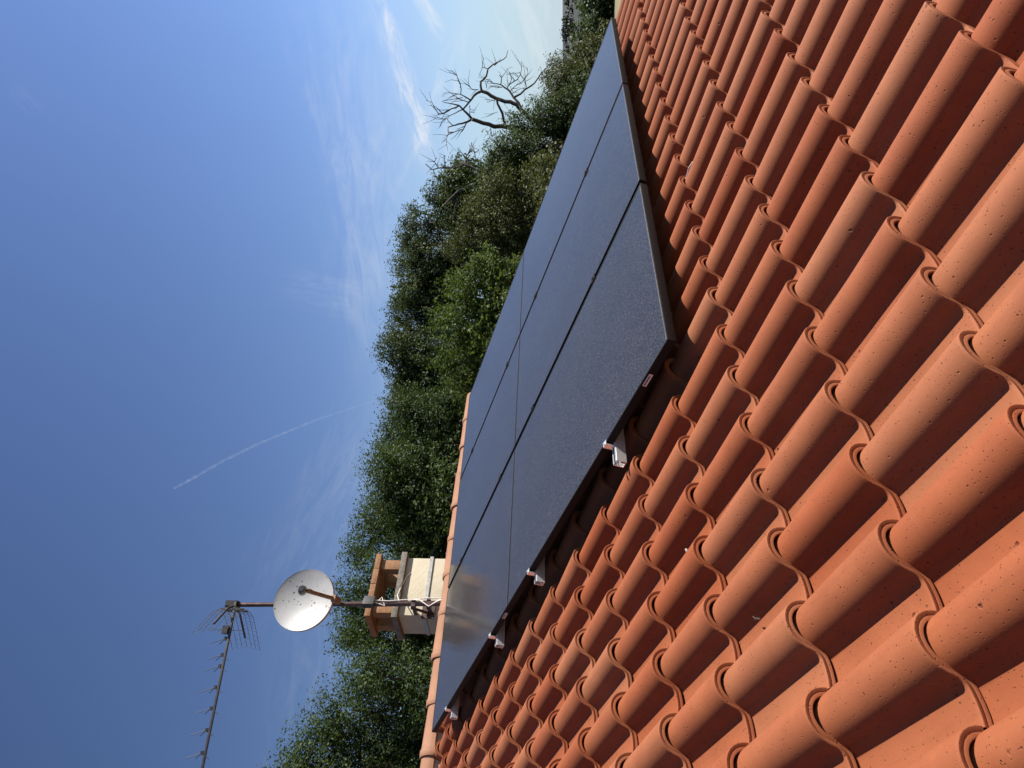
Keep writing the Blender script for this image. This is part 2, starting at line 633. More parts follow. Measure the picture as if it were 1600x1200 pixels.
cap0 = None
rc = random.Random(11)
for i in range(NC):
    loc = rp(X1R - .02 - (i + 1) * CAPL, RIDGE_Y, -HF + .045)
    if cap0 is None:
        cap0 = ridge_cap().build('ridge_tile', M_RIDGE, roof, 45)
        o = cap0
    else:
        o = cap0.copy()
        col.objects.link(o)
        o.parent = roof
    o.location = loc + Vector((0, rc.gauss(0, .004), rc.gauss(0, .004)))
    o.rotation_euler = (rc.gauss(0, .03), rc.gauss(0, .008), rc.gauss(0, .008))
m = MB()
m.box((0, 0, 0), ((X1R - X0R) / 2 - .06, .075, .05))
o = m.build('ridge_mortar', M_MORTAR, roof)
o.location = rp((X0R + X1R) / 2, RIDGE_Y, -HF + .005)

# chimney
YC = 4.55
ch_x0, ch_x1, ch_y0, ch_y1 = 1.373, 1.990, YC, YC + .362
zb_, zt_ = Z0 + .95, Z0 + 1.885
chx, chy = (ch_x0 + ch_x1) / 2, (ch_y0 + ch_y1) / 2
chw, chd = (ch_x1 - ch_x0) / 2, (ch_y1 - ch_y0) / 2
m = MB()
m.box((chx, chy, (zb_ + zt_) / 2), (chw, chd, (zt_ - zb_) / 2))
chimney = m.build('chimney', M_RENDER, house, 30, .006)
tag(chimney, 'cream rendered chimney with open brick top')
m = MB()
m.box((chx, chy, zt_ + .028), (chw + .045, chd + .045, .030))
m.build('ledge', M_CONC, chimney, 30, .010)
zl = zt_ + .058
for sx in (-1, 1):
    for sy in (-1, 1):
        m = MB()
        m.box((chx + sx * (chw - .075), chy + sy * (chd - .055), zl + .10), (.052, .05, .101))
        m.build('pillar', M_BRICK, chimney, 30, .006)
m = MB()
zc = zl + .2015
# cap: a row of flat bricks laid edge to edge
nb = 4
for i in range(nb):
    w = (2 * chw + .06) / nb
    for jy in (-1, 1):
        m.box((chx - chw - .03 + w * (i + .5), chy + jy * (chd + .03) / 2, zc + .027), (w / 2 - .002, (chd + .03) / 2 - .002, .027 + .001 * ((i + jy) % 2)))
m.build('cap', M_BRICK, chimney, 30, .003)
m = MB()
zs = Z0 + 1.640
m.box((chx, ch_y0 - .006, zs), (chw + .012, .006, .017))
m.box((ch_x0 - .006, chy, zs), (.006, chd, .017))
m.box((ch_x1 + .006, chy, zs), (.006, chd, .017))
m.build('strap', M_STRAP, chimney, 30)

# ------------------------------------------------------------------ antenna mast on the chimney
YM = 4.385
mast = tag(empty('antenna_mast', (1.41, YM, Z0 + 1.3)), 'rusty steel mast strapped to the chimney side, carrying dish and aerial', 'mast')
L = local((1.41, YM, Z0 + 1.3))
mt, mb_ = at_y(362, 945, YM), at_y(690, 943, YM)
low = mb_ + (mb_ - mt).normalized() * .22


def on_mast(z):
    t = (z - low.z) / (mt.z - low.z)
    return low.lerp(mt, t)


m = MB()
m.tube([L(low), L(on_mast(Z0 + 2.3))], .024, 16)
m.tube([L(on_mast(Z0 + 2.3)), L(mt)], .0205, 16)
m.build('pole', M_POLE, mast, 40)
m = MB()
zbx = at_y(578, 943, YM).z
m.box(L(on_mast(zbx) + Vector((.0, -.035, 0))), (.05, .03, .052), Matrix.Rotation(.25, 3, 'Z'))
m.build('junction_box', M_BOX, mast, 30, .008)
m = MB()
for dz, ln in ((.02, 0), (-.12, 0)):
    c = on_mast(Z0 + 1.70 + dz)
    m.box(L((c.x - .012, (c.y + ch_y0) / 2 + .01, c.z)), (.014, (ch_y0 - c.y) / 2, .016))
    m.box(L((c.x, c.y + .012, c.z)), (.036, .034, .018))
c1, c2 = on_mast(Z0 + 1.74), on_mast(Z0 + 1.52)
m.tube([L(c1 + Vector((-.03, .02, .0))), L(Vector((ch_x0 + .01, ch_y0 - .015, c2.z + .05)))], .014, 6)
m.box(L((ch_x0 + .05, ch_y0 - .019, Z0 + 1.60)), (.09, .007, .06))
m.tube([L((ch_x0 - .02, ch_y0 - .03, Z0 + 1.60)), L((ch_x0 + .12, ch_y0 - .03, Z0 + 1.60))], .012, 6)
m.build('bracket', M_RUST, mast, 40)
m = MB()
a = on_mast(zbx - .05) + Vector((.02, -.03, 0))
m.tube([L(a), L(on_mast(Z0 + 1.95) + Vector((.012, -.03, 0))), L(on_mast(Z0 + 1.78) + Vector((.028, -.024, 0))), L(on_mast(Z0 + 1.66) + Vector((.01, -.05, 0))),
        L(on_mast(Z0 + 1.57) + Vector((-.05, -.04, 0))), L(on_mast(Z0 + 1.50) + Vector((.0, -.04, 0))), L(on_mast(Z0 + 1.40) + Vector((.05, -.03, 0)))], .0054, 6)
m.tube([L(a + Vector((-.02, 0, 0))), L(on_mast(Z0 + 1.98) + Vector((-.03, -.02, 0))), L(on_mast(Z0 + 2.02) + Vector((.06, -.02, 0))), L(on_mast(Z0 + 2.04) + Vector((.02, -.025, 0)))], .0048, 6)
m.tube([L(on_mast(Z0 + 1.75) + Vector((.02, -.03, 0))), L(on_mast(Z0 + 1.6) + Vector((.035, -.035, 0))), L(on_mast(Z0 + 1.45) + Vector((.03, -.04, 0))), L(on_mast(Z0 + 1.36) + Vector((.06, -.03, 0)))], .0054, 6)
cw = [at_y(641, 895, ch_y0 - .006), at_y(634, 903, ch_y0 - .01), at_y(627, 917, ch_y0 - .035), at_y(621, 930, ch_y0 - .075), at_y(624, 941, ch_y0 - .12)]
m.tube([L(p) for p in cw], .0048, 6)
m.build('cable', M_CABLE, mast, 60)

# satellite dish
dc = at_y(474, 937, 4.23)
toc = (CAM - dc).normalized()
rr_ = RT - toc * RT.dot(toc)
uu_ = UP - toc * UP.dot(toc)
aim = (toc * math.cos(math.radians(34)) + (uu_.normalized() * .88 + rr_.normalized() * .47).normalized() * math.sin(math.radians(34))).normalized()
dish = empty('satellite_dish', tuple(dc))
tag(dish, 'white speckled satellite dish clamped to the mast above the chimney', 'satellite dish')
up_d = (Vector((0, 0, 1)) - aim * aim.z).normalized()
rt_d = up_d.cross(aim)
DM = Matrix((rt_d, up_d, aim)).transposed()     # local x right, y up, z aim


def dl(x, y, z):
    return tuple(DM @ Vector((x, y, z)))


m = MB()
vs, fs = [], []
NA, NR = 64, 14
RX, RY, DEP = .272, .292, .062


def ring(rf, off):
    for k in range(NA):
        t = 2 * math.pi * k / NA
        vs.append(dl(RX * rf * math.cos(t), RY * rf * math.sin(t), DEP * (rf * rf - 1) + off))


for i in range(1, NR + 1):
    ring(i / NR, 0)
ring(1.022, .001)
ring(1.030, -.006)
ring(1.030, -.028)
ring(1.0, -.026)
for i in range(NR, 0, -1):
    ring(i / NR, -.006)
S = len(vs) // NA
for a in range(S - 1):
    for k in range(NA):
        k2 = (k + 1) % NA
        fs.append((a * NA + k, a * NA + k2, (a + 1) * NA + k2, (a + 1) * NA + k))
fs.append(tuple(range(NA - 1, -1, -1)))
fs.append(tuple((S - 1) * NA + k for k in range(NA)))
m.add(vs, fs)
m.build('reflector', M_DISH, dish, 35)
foot = Vector((0, -RY * 1.0, .0))
lnb_p = Vector((.0, -RY * .62 + .02, .30))
m = MB()
m.box(Vector(dl(*((foot + lnb_p) / 2 + Vector((0, -.012, -.02))))), (.014, .014, (lnb_p - foot).length / 2 - .012),
      DM @ Vector((0, lnb_p.y - foot.y, lnb_p.z - foot.z)).to_track_quat('Z', 'Y').to_matrix())
m.box(Vector(dl(0, -RY * 1.04, -.045)), (.03, .02, .055), DM)
m.tube([dl(.01, lnb_p.y - .02, lnb_p.z - .02), dl(.03, lnb_p.y - .02, lnb_p.z - .09), dl(.012, lnb_p.y - .05, lnb_p.z - .12)], .003, 5)
m.build('arm', M_TAN, dish, 30)
m = MB()
m.tube([dl(*(lnb_p + Vector((0, .03, -.045)))), dl(*(lnb_p + Vector((0, 0.004, -.0)))), dl(*(lnb_p + Vector((0, -.012, .05))))], [.038, .040, .022], 14)
lnb = m.build('lnb', M_LNB, dish, 40)
m = MB()
m.tube([dl(*(lnb_p + Vector((0, .037, -.060)))), dl(*(lnb_p + Vector((0, .030, -.046))))], [.024, .030], 14)
m.build('cover', M_WHITE, lnb, 40)
m = MB()
pm = on_mast(dc.z - .02) - dc
m.box(Vector(dl(0, -.06, -.10)), (.05, .09, .03), DM)
m.tube([dl(0, -.06, -.1), tuple(on_mast(dc.z - .08) - dc)], .025, 8)
m.tube([tuple(on_mast(dc.z - .26) - dc), dl(0, -RY * 1.02, -.06)], .016, 8)
m.box(on_mast(dc.z - .08) - dc, (.035, .035, .05))
m.build('mount', M_RUST, dish, 40)

# television aerial
ab = on_mast(mt.z - .015)
bdir = Vector((-.952, .306, 0)).normalized()
hd = Vector((.306, .952, 0)).normalized()
zu = Vector((0, 0, 1))
aer = tag(empty('tv_antenna', tuple(ab)), 'long television aerial with mesh reflectors at the top of the mast', 'antenna')


def al(b, h, u):
    return tuple(bdir * b - hd * h + zu * u)


AM = Matrix((bdir, -hd, zu)).transposed()
BOFF = .055
m = MB()
m.box(Vector(al(1.10, BOFF, -.045)), (1.115, .010, .010), AM)
m.build('boom', M_AALU, aer, 30, .002)
m = MB()
m.box(Vector(al(0, .01, .0)), (.03, .045, .055), AM)
m.tube([al(-.03, -.04, .05), al(.03, .07, .03)], .012, 6)
m.box(Vector(al(-.02, -.055, .02)), (.02, .015, .02), AM)
m.build('clamp', M_BLACK, aer, 30)
# two wire-mesh flaps, standing upright, that open towards the boom's far end
for sg in (1, -1):
    m = MB()
    HL = [(.03, .03), (.07, .14), (.16, .26), (.31, .44)]
    W = .135

    def gp(t, u):
        k = min(int(t * 3), 2)
        f = t * 3 - k
        b_ = HL[k][0] * (1 - f) + HL[k + 1][0] * f
        h_ = HL[k][1] * (1 - f) + HL[k + 1][1] * f
        return al(b_ + .03 * (u / W) ** 2, BOFF + sg * h_, -.045 + u)
    for i in range(7):
        u = -W + 2 * W * i / 6
        m.tube([gp(t, u) for t in (0, .333, .666, 1)], .0019, 5)
    for k in range(14):
        t = k / 13
        m.tube([gp(t, -W - .006), gp(t, 0), gp(t, W + .006)], .0014, 5)
    r_ = m.build('reflector', M_GRID, aer, 40)
    m = MB()
    m.tube([gp(.0, .0), gp(.333, 0), gp(.85, .0)], .010, 6)
    m.tube([gp(.06, -.11), gp(.06, .11)], .009, 6)
    m.build('strut', M_AALU, r_, 40)
m = MB()
m.box(Vector(al(.235, BOFF, -.005)), (.035, .028, .025), AM)
m.tube([al(.235, BOFF, .14), al(.235, BOFF, -.16)], .003, 5)
m.build('dipole', M_BLACK, aer, 30)
bs = [.31, .45, .545, .72, .89, 1.06, 1.235, 1.41, 1.585, 1.76, 1.93, 2.10]
d0 = None
for b_ in bs:
    if d0 is None:
        m = MB()
        m.box(Vector(al(0, 0, .020)), (.016, .008, .011), AM)
        for (du, dh) in ((.125, .012), (.06, -.035), (-.075, .012)):
            m.tube([al(0, 0, .02), al(.045, dh, .02 + du)], .0034, 5)
        d0 = m.build('director', M_BLACK, aer, 30)
        o = d0
    else:
        o = d0.copy()
        col.objects.link(o)
        o.parent = aer
    o.location = al(b_, BOFF, -.035)

# ------------------------------------------------------------------ solar array
DLT = 0.010394                             # the array is a touch steeper than the tiles
SP = SL + DLT
PW, L1, L2 = 1.134, 2.005, 1.890
XT = .0090                                 # its far side sits a little higher


def pp(x, y, n=0.0):                        # point on the array plane
    off = XT * x / PW + n
    return Vector((x, y * math.cos(SP) - off * SN, Z0 + y * math.sin(SP) + off * CS))


def panel_matrix(x, y):
    o = pp(x, y)
    ex = (pp(x + 1, y) - o).normalized()
    ey = (pp(x, y + 1) - o).normalized()
    ez = ex.cross(ey).normalized()
    M = Matrix((ex, ey, ez)).transposed().to_4x4()
    M.translation = o
    return M


FT = .034


def panel_parts(L_, root):
    w, l = PW - .022, L_ - .0025
    fw = .007
    m = MB()
    for (c, h) in (((w / 2, fw / 2, -FT / 2), (w / 2, fw / 2, FT / 2)), ((w / 2, l - fw / 2, -FT / 2), (w / 2, fw / 2, FT / 2)),
                   ((fw / 2, l / 2, -FT / 2), (fw / 2, l / 2 - fw, FT / 2)), ((w - fw / 2, l / 2, -FT / 2), (fw / 2, l / 2 - fw, FT / 2))):
        m.box(c, h)
    f = m.build('frame', M_FRAME, root, 30, .0008)
    m = MB()
    m.box((w / 2, l / 2, -.0045), (w / 2 - fw, l / 2 - fw, .0030))
    g = m.build('glass', M_GLASS, root, None)
    return f, g


def sticker(x, root):
    # small maker's sticker on the near side of a frame, illegible print lines
    m = MB()
    m.box((-.0006, x, -.017), (.0005, .032, .008))
    s_ = m.build('sticker', M_STICK, root, None)
    m = MB()
    for k in range(9):
        m.box((-.0013, x - .024 + .006 * k, -.0155), (.0002, .0014 + .0008 * (k % 3), .0036))
    m.build('print', M_INK, s_, None)


labels = {(0, 0): 'black solar panel at the array corner nearest the camera, above the shaded tiles',
          (1, 0): 'middle black solar panel of the lower row along the array edge',
          (2, 0): 'far end black solar panel of the lower row, by the field and woods',
          (0, 1): 'black solar panel of the upper row reflecting the cream chimney',
          (1, 1): 'middle black solar panel of the upper row under the ridge tiles',
          (2, 1): 'far end black solar panel of the upper row, against the trees'}
for jr, (y, L_) in enumerate(((0, L1), (L1, L2))):
    first = None
    for i in range(3):
        root = empty('solar_panel')
        root.matrix_world = panel_matrix(i * PW + (.0 if i == 0 else .011), y)
        if first is None:
            first = panel_parts(L_, root)
            sticker(.21 if jr == 0 else .10, root)
        else:
            for q in first:
                c = q.copy()
                col.objects.link(c)
                c.parent = root
        tag(root, labels[(i, jr)], 'solar panel', 'solar panels on the tiled roof')

# rails crossing under the array, their bright ends and clamps showing on the near side
rail_lab = ['lowest aluminium rail end, brightly sunlit beside the lower panel', 'second aluminium rail end up the panel edge, above the bright lowest one',
            'third aluminium rail end, beside the panel reflecting the chimney', 'topmost aluminium rail end close to the ridge tiles']


def edge_y(x, y):
    d = ray(x, y)
    o = pp(0, 0)
    nrm = panel_matrix(0, 0).to_3x3() @ Vector((0, 0, 1))
    t = (o - CAM).dot(nrm) / d.dot(nrm)
    P = CAM + d * t - o
    return P.dot((pp(0, 1) - o).normalized())


rail0 = None
for k, px in enumerate(((946, 695), (826, 897), (766, 993), (697, 1109))):
    y = edge_y(*px)
    root = empty('mounting_rail')
    root.matrix_world = panel_matrix(0, y)
    if rail0 is None:
        rail0 = []
        m = MB()
        # open C-section: base, two walls, two lips
        xa, xb = -.095, 3 * PW + .05
        xm, xh = (xa + xb) / 2, (xb - xa) / 2
        m.box((xm, 0, -.0785), (xh, .018, .0015))
        for s_ in (-1, 1):
            m.box((xm, s_ * .0165, -.0575), (xh, .0015, .0195))
            m.box((xm, s_ * .0115, -.0365), (xh, .0035, .0015))
            m.box((xm, s_ * .006, -.068), (xh, .0012, .009))
        rail0.append(m.build('rail', M_ALU, root, 30))
        m = MB()
        m.box((-.006, 0, .0025), (.011, .014, .0016))
        m.box((-.0155, 0, -.016), (.0014, .014, .0185))
        m.box((-.008, 0, -.0335), (.008, .014, .0015))
        m.tube([(-.007, 0, -.03), (-.007, 0, .010)], .0045, 8)
        rail0.append(m.build('end_clamp', M_ALU, root, 30))
        for i in (1, 2):
            m = MB()
            m.box((i * PW, 0, .0035), (.017, .024, .0018))
            m.box((i * PW, 0, -.015), (.0065, .022, .016))
            m.tube([(i * PW, 0, -.0), (i * PW, 0, .010)], .0055, 8)
            rail0.append(m.build('mid_clamp', M_FRAME, root, 30))
        for i in range(5):
            x_ = .30 + i * .76
            m = MB()
            m.box((x_, .010, -.105), (.018, .003, .025))
            m.box((x_, .05, -.130), (.018, .045, .003))
            rail0.append(m.build('roof_hook', M_ALU, root, 30))
    else:
        for q in rail0:
            c = q.copy()
            col.objects.link(c)
            c.parent = root
            if c.name.startswith('rail'):
                c.location.x += .034          # cut a little shorter
    tag(root, rail_lab[k], 'rail', 'aluminium rails under the solar panels')

# small stray things on the tiles
nrm_r = Vector((0, -SN, CS))


def on_roof(x, y, n):
    d = ray(x, y)
    o = rp(0, 0, n)
    return CAM + d * ((o - CAM).dot(nrm_r) / d.dot(nrm_r))


p0 = on_roof(1081, 268, -HF + .028)
w = tag(empty('wire_clip', tuple(p0)), 'small bent white wire clip lying in a tile pan beyond the panels', 'clip')
m = MB()
e = [Vector((0, -.045, 0)), Vector((.012, -.01, .012)), Vector((.0, .03, .02)), Vector((-.02, .05, .016)), Vector((-.03, .035, .012))]
m.tube(e, .0035, 6)
m.build('wire', M_CABLE, w, 60)
p0 = on_roof(1185, 967, -HF + .004)
w = tag(empty('twig', tuple(p0)), 'tiny dark broken twig lying in the shaded pan between two rolls', 'twig')
m = MB()
m.tube([(-.010, -.018, .0), (0, 0, .007), (.006, .016, .004)], [.0022, .0042, .0016], 6)
m.tube([(0, 0, .007), (.009, .004, .012)], [.002, .001], 5)
m.build('stick', M_RUST, w, 60)
p0 = on_roof(1075, 860, -HF + .01)
w = tag(empty('pebble', tuple(p0)), 'tiny pale crumb of mortar on the tile roll', 'pebble')
m = MB()
m.tube([(-.006, -.004, .0), (-.003, 0, .004), (.003, 0, .005), (.006, .003, .0)], [.001, .005, .005, .001], 7)
m.build('crumb', M_MORTAR, w, 60)

# ------------------------------------------------------------------ ground and far land
GC = Vector((0, 3, 0))


def ground_z(x, y):
    r = math.hypot(x - GC.x, y - GC.y)
    a = math.atan2(y - GC.y, x - GC.x)
    if r < 70:
        z = 0.0
    elif r < 260:
        t = (r - 70) / 190
        z = -22 * t * t * (3 - 2 * t)
    elif r < 700:
        t = (r - 260) / 440
        z = -22 + 17.5 * t * t * (3 - 2 * t)
    else:
        z = -4.5 - (r - 700) * .004
    if r > 260:
        z += 2.0 * math.sin(a * 9) + 1.5 * math.sin(a * 23 + r * .01)
    return z


V, F = [], []
rs = [0.5, 3, 7, 12, 20, 30, 45, 60, 70, 85, 105, 130, 160, 200, 260, 330, 400, 480, 560, 640, 700, 900, 1500, 3000, 6000]
NA_ = 120
for r in rs:
    for k in range(NA_):
        a = 2 * math.pi * k / NA_
        x, y = GC.x + r * math.cos(a), GC.y + r * math.sin(a)
        V.append((x, y, ground_z(x, y)))
for i in range(len(rs) - 1):
    for k in range(NA_):
        k2 = (k + 1) % NA_
        F.append((i * NA_ + k, (i + 1) * NA_ + k, (i + 1) * NA_ + k2, i * NA_ + k2))
gm, nt, b = material('dry_grass_ground')
tc = nt.n('ShaderNodeTexCoord').outputs['Object']
c = nt.ramp(nt.noise(tc, .12, 8, .7), [(.3, (.085, .085, .035)), (.5, (.16, .135, .065)), (.7, (.22, .18, .09))])
gl = nt.n('ShaderNodeVectorMath', operation='LENGTH', ins={0: tc}).outputs['Value']
wood = nt.smooth(nt.math('MULTIPLY_ADD', nt.noise(tc, .02, 4), 60.0, gl), 120.0, 170.0)
c = nt.mix(wood, c, (.012, .015, .010, 1))          # woodland floor beyond the field
nt.put(b.inputs['Base Color'], c)
b.inputs['Roughness'].default_value = .95
ground = mesh_np('ground', np.array(V), np.array(F), gm, None, 180)
tag(ground, 'dry grassy field falling away beyond the house', 'ground', kind='structure')


# ------------------------------------------------------------------ foliage
def leaves(name, centres, radii, n_cl, per, size, mat, parent=None, sprig=0.0, seed=1, aspect=.55, shell=.5, spread=.13, off=(0, 0, 0)):
    """leaf-sized faces in tufts spread through the ellipsoids; every leaf a rhomb of its own"""
    g = np.random.default_rng(seed)
    C, R = np.array(centres, float), np.array(radii, float)
    vol = R.prod(1) ** (2 / 3.)
    # each ellipsoid is made of boughs, with gaps between them
    nb = 9
    bd = g.normal(size=(len(C), nb, 3))
    bd /= np.linalg.norm(bd, axis=2, keepdims=True)
    bc = (C[:, None] + bd * R[:, None] * (.62 * g.random((len(C), nb, 1)) ** .5)).reshape(-1, 3)
    br = (R[:, None] * (.42 + .26 * g.random((len(C), nb, 1)))).reshape(-1, 3)
    vol = np.repeat(vol, nb) * (.6 + .8 * g.random(len(bc)))
    C, R = bc, br
    pick = g.choice(len(C), n_cl, p=vol / vol.sum())
    d = g.normal(size=(n_cl, 3))
    d /= np.linalg.norm(d, axis=1, keepdims=True)
    rad = shell + (1 - shell) * g.random(n_cl) ** .6
    rad *= 1 + .10 * g.normal(size=n_cl)
    cl = C[pick] + d * R[pick] * rad[:, None]
    # each tuft hangs on a twig that grows outwards and up
    tw = d * .8 + np.array([0, 0, .7]) + .35 * g.normal(size=(n_cl, 3))
    tw /= np.linalg.norm(tw, axis=1, keepdims=True)
    N = n_cl * per
    idx = np.repeat(np.arange(n_cl), per)
    t = g.random(N)
    sc = (.7 + .7 * g.random(n_cl))[idx]
    p = cl[idx] + tw[idx] * (t * sprig)[:, None] * sc[:, None] + g.normal(size=(N, 3)) * (spread * (1 - .55 * t * (sprig > 0)) * sc)[:, None]
    nrm = tw[idx] * .5 + np.array([0, 0, .45]) + g.normal(size=(N, 3)) * .48
    nrm /= np.linalg.norm(nrm, axis=1, keepdims=True)
    ax = g.normal(size=(N, 3)) + tw[idx] * .6 + np.array([0, 0, -.3])
    ax -= nrm * (ax * nrm).sum(1, keepdims=True)
    ax /= np.linalg.norm(ax, axis=1, keepdims=True)
    bx = np.cross(nrm, ax)
    s = (size * (.6 + .8 * g.random(N)))[:, None]
    tip, base = p + ax * s * .5, p - ax * s * .5
    fold = nrm * s * .10
    mid = p - ax * s * .08
    lft, rgt = mid + bx * s * aspect * .5 + fold, mid - bx * s * aspect * .5 + fold
    V = np.stack([base, rgt, tip, lft], 1).reshape(-1, 3) - np.array(off)
    F = np.arange(N * 4).reshape(-1, 4)
    return mesh_np(name, V, F, mat, parent)


def limbs(base, targets, r0, seed, n=7):
    """trunk that forks towards the crown's parts"""
    g = random.Random(seed)
    m = MB()
    base = Vector(base)
    cen = sum((Vector(t) for t in targets), Vector()) / len(targets)
    fork = base.lerp(cen, .45)
    fork.x, fork.y = base.x + (cen.x - base.x) * .3, base.y + (cen.y - base.y) * .3
    pts = [Vector((0, 0, 0)), (fork - base) * .5 + Vector((g.gauss(0, .06), g.gauss(0, .06), 0)), fork - base]
    m.tube([pts[0], pts[1], pts[2]], [r0 * 1.25, r0, r0 * .82], 10)
    for t in targets:
        e = Vector(t) - base
        a = pts[2]
        mid = a.lerp(e, .5) + Vector((g.gauss(0, .15), g.gauss(0, .15), g.uniform(-.1, .25)))
        q = a.lerp(e, .78) + Vector((g.gauss(0, .1), g.gauss(0, .1), .05))
        m.tube([a - (a * .04), mid, q, e], [r0 * .6, r0 * .38, r0 * .22, r0 * .08], n)
    return m


def tree(name, label, cat, D, blobs, mat, leaf, seed, dens=1.0, sprig=.22, depth=1.25, r0=.14, aspect=.55, spread=.066, group=None, shell=.45):
    """blobs: (x, y, r) in the photograph's pixels, each at its own distance round D"""
    g = random.Random(seed)
    cs, rad = [], []
    for q in blobs:
        x, y, r = q[:3]
        dd = D + (q[3] if len(q) > 3 else g.uniform(-.5, .5))
        rm = r * dd / FPX
        cs.append(at_d(x, y, dd))
        rad.append((rm * 1.08, rm * 1.08 * (1 if depth < 1 else 1), rm))
    cen = sum(cs, Vector()) / len(cs)
    base = Vector((cen.x, cen.y, ground_z(cen.x, cen.y)))
    root = tag(empty(name, tuple(base)), label, cat, group)
    limbs(base, [c + Vector((0, 0, -.1)) for c in cs], r0, seed).build('trunk', M_BARK, root, 60)
    area = sum((b[2] * D / FPX) ** 2 for b in blobs)
    per = 26
    n = int(dens * area * 13.0 / (leaf * leaf * aspect * .5) / per)
    o = leaves('crown', [tuple(c) for c in cs], rad, n, per, leaf, mat, root, sprig, seed, aspect, shell, spread, tuple(base))
    # boughs carry on down to the hedge foot
    zmin = min(c.z - q.z for c, q in zip(cs, [Vector(r_) for r_ in rad]))
    wx = max((c - cen).xy.length for c in cs)
    lc, lr = [], []
    z = zmin + .25
    while z > base.z + .5:
        for k in range(4):
            a = g.uniform(0, 6.28)
            q = .55 * wx * g.random() ** .5
            rr = g.uniform(.6, .95)
            lc.append((cen.x + q * math.cos(a), cen.y + q * math.sin(a), z + g.uniform(-.2, .2)))
            lr.append((rr * 1.1, rr * 1.1, rr * .8))
        z -= .75
    if lc:
        per = 24
        lf = leaf * 1.5
        n = int(sum(r_[0] ** 2 for r_ in lr) * 7.5 / (lf * lf * aspect * .5) / per)
        leaves('lower_crown', lc, lr, n, per, lf, mat, root, sprig, seed + 100, aspect, shell, spread * 1.2, tuple(base))
    return root


BG = 'trees behind the house'
tree('leafy_tree', 'tall leafy tree left of the chimney with upright sprigs against the sky', 'tree', 12.5,
     [(475, 1215, 40), (510, 1165, 42), (545, 1110, 42), (560, 1195, 60), (582, 1055, 42), (610, 1130, 62), (640, 1060, 55), (620, 1215, 70), (665, 1160, 60), (690, 1080, 50), (520, 1250, 60), (470, 1270, 50), (700, 1210, 60)],
     L_POP, 0.051, 21, 1.0, .42, group=BG)
tree('leafy_tree', 'leafy tree directly behind the brick chimney top', 'tree', 14.0,
     [(568, 985, 30), (560, 940, 28), (592, 960, 40), (620, 1010, 45), (640, 950, 50), (600, 900, 38), (660, 900, 45), (680, 1000, 45), (555, 1000, 18)],
     L_POP, 0.051, 22, 1.0, .40, group=BG)
tree('leafy_tree', 'pointed leafy tree standing right of the chimney', 'tree', 14.5,
     [(572, 862, 22), (588, 832, 30), (605, 800, 38), (622, 765, 40), (640, 840, 50), (655, 790, 55), (670, 860, 50), (690, 800, 50), (612, 735, 30), (650, 735, 45)],
     L_POP, 0.048, 23, 1.05, .40, group=BG)
tree('leafy_tree', 'rounded leafy tree over the far end of the ridge tiles', 'tree', 15.5,
     [(618, 705, 28), (625, 675, 28), (640, 650, 30), (660, 700, 50), (680, 660, 45), (690, 740, 50), (712, 700, 45), (650, 628, 22), (700, 640, 35)],
     L_DARK, 0.048, 24, 1.05, .36, group=BG)
tree('oak_tree', 'large dark oak rising highest in the middle of the trees', 'tree', 18.5,
     [(622, 552, 30), (632, 515, 28), (640, 585, 30), (655, 545, 42), (668, 500, 42), (672, 600, 40), (690, 560, 50), (628, 478, 20), (645, 470, 25), (700, 610, 45), (720, 560, 50), (740, 620, 45), (636, 606, 30), (630, 632, 24), (648, 448, 32), (672, 448, 40), (700, 455, 45)],
     L_OAK, 0.057, 25, 1.0, .25, r0=.2, group=BG)
tree('oak_tree', 'dark oak with grey limbs and sky gaps between its two neighbours', 'tree', 19.0,
     [(636, 418, 24), (640, 385, 24), (648, 352, 20), (650, 333, 13), (665, 405, 36), (670, 365, 28), (690, 430, 34), (700, 390, 40), (690, 345, 22), (715, 350, 30), (730, 420, 45)],
     L_OAK, 0.054, 26, .85, .22, r0=.2, group=BG)
half = tree('oak_tree', 'half bare oak with dead grey branches above sparse foliage', 'tree', 18.0,
            [(680, 300, 20), (690, 325, 22), (705, 305, 26), (718, 330, 24), (708, 280, 16), (722, 262, 12), (735, 290, 18)],
            L_OAK, 0.051, 27, .75, .20, r0=.10, group=BG)
tree('broadleaf_bush', 'dark bushy tree sloping down under the dead tree', 'tree', 16.5,
     [(790, 245, 26), (800, 280, 36), (822, 210, 30), (835, 240, 40), (850, 180, 26), (868, 200, 36), (850, 290, 45), (812, 330, 45), (770, 300, 32), (880, 245, 45), (915, 160, 38), (852, 330, 45), (780, 262, 20), (890, 170, 30), (800, 222, 16)],
     L_DARK, 0.049, 28, 1.0, .25, group=BG)
tree('broadleaf_bush', 'light green small tree at the right end of the hedge of trees', 'tree', 17.5,
     [(870, 150, 20), (876, 118, 16), (873, 103, 11), (885, 135, 22), (905, 120, 22), (900, 150, 26), (925, 95, 22), (862, 122, 9), (880, 94, 8)],
     L_DRY, 0.046, 29, 1.05, .22, r0=.08, group=BG)
tree('broadleaf_bush', 'olive green bush below the half bare oak', 'tree', 15.5,
     [(752, 330, 26), (765, 360, 32), (785, 350, 34), (745, 365, 24), (810, 380, 40), (770, 320, 22), (740, 340, 16), (720, 380, 26), (835, 385, 45), (800, 430, 40), (800, 325, 38), (832, 340, 38), (858, 315, 34), (860, 280, 30), (785, 300, 30)],
     L_DRY, 0.046, 30, 1.0, .22, group=BG)
tree('broadleaf_bush', 'bright green glossy bush in front of the large oak', 'tree', 13.2,
     [(745, 430, 32), (735, 475, 34), (725, 520, 34), (715, 555, 28), (770, 420, 34), (770, 480, 45), (755, 545, 45), (740, 590, 36), (790, 440, 35), (700, 500, 20), (715, 445, 18), (790, 520, 45), (775, 580, 45), (820, 450, 40)],
     L_BRIGHT, 0.056, 31, .9, .28, group=BG)


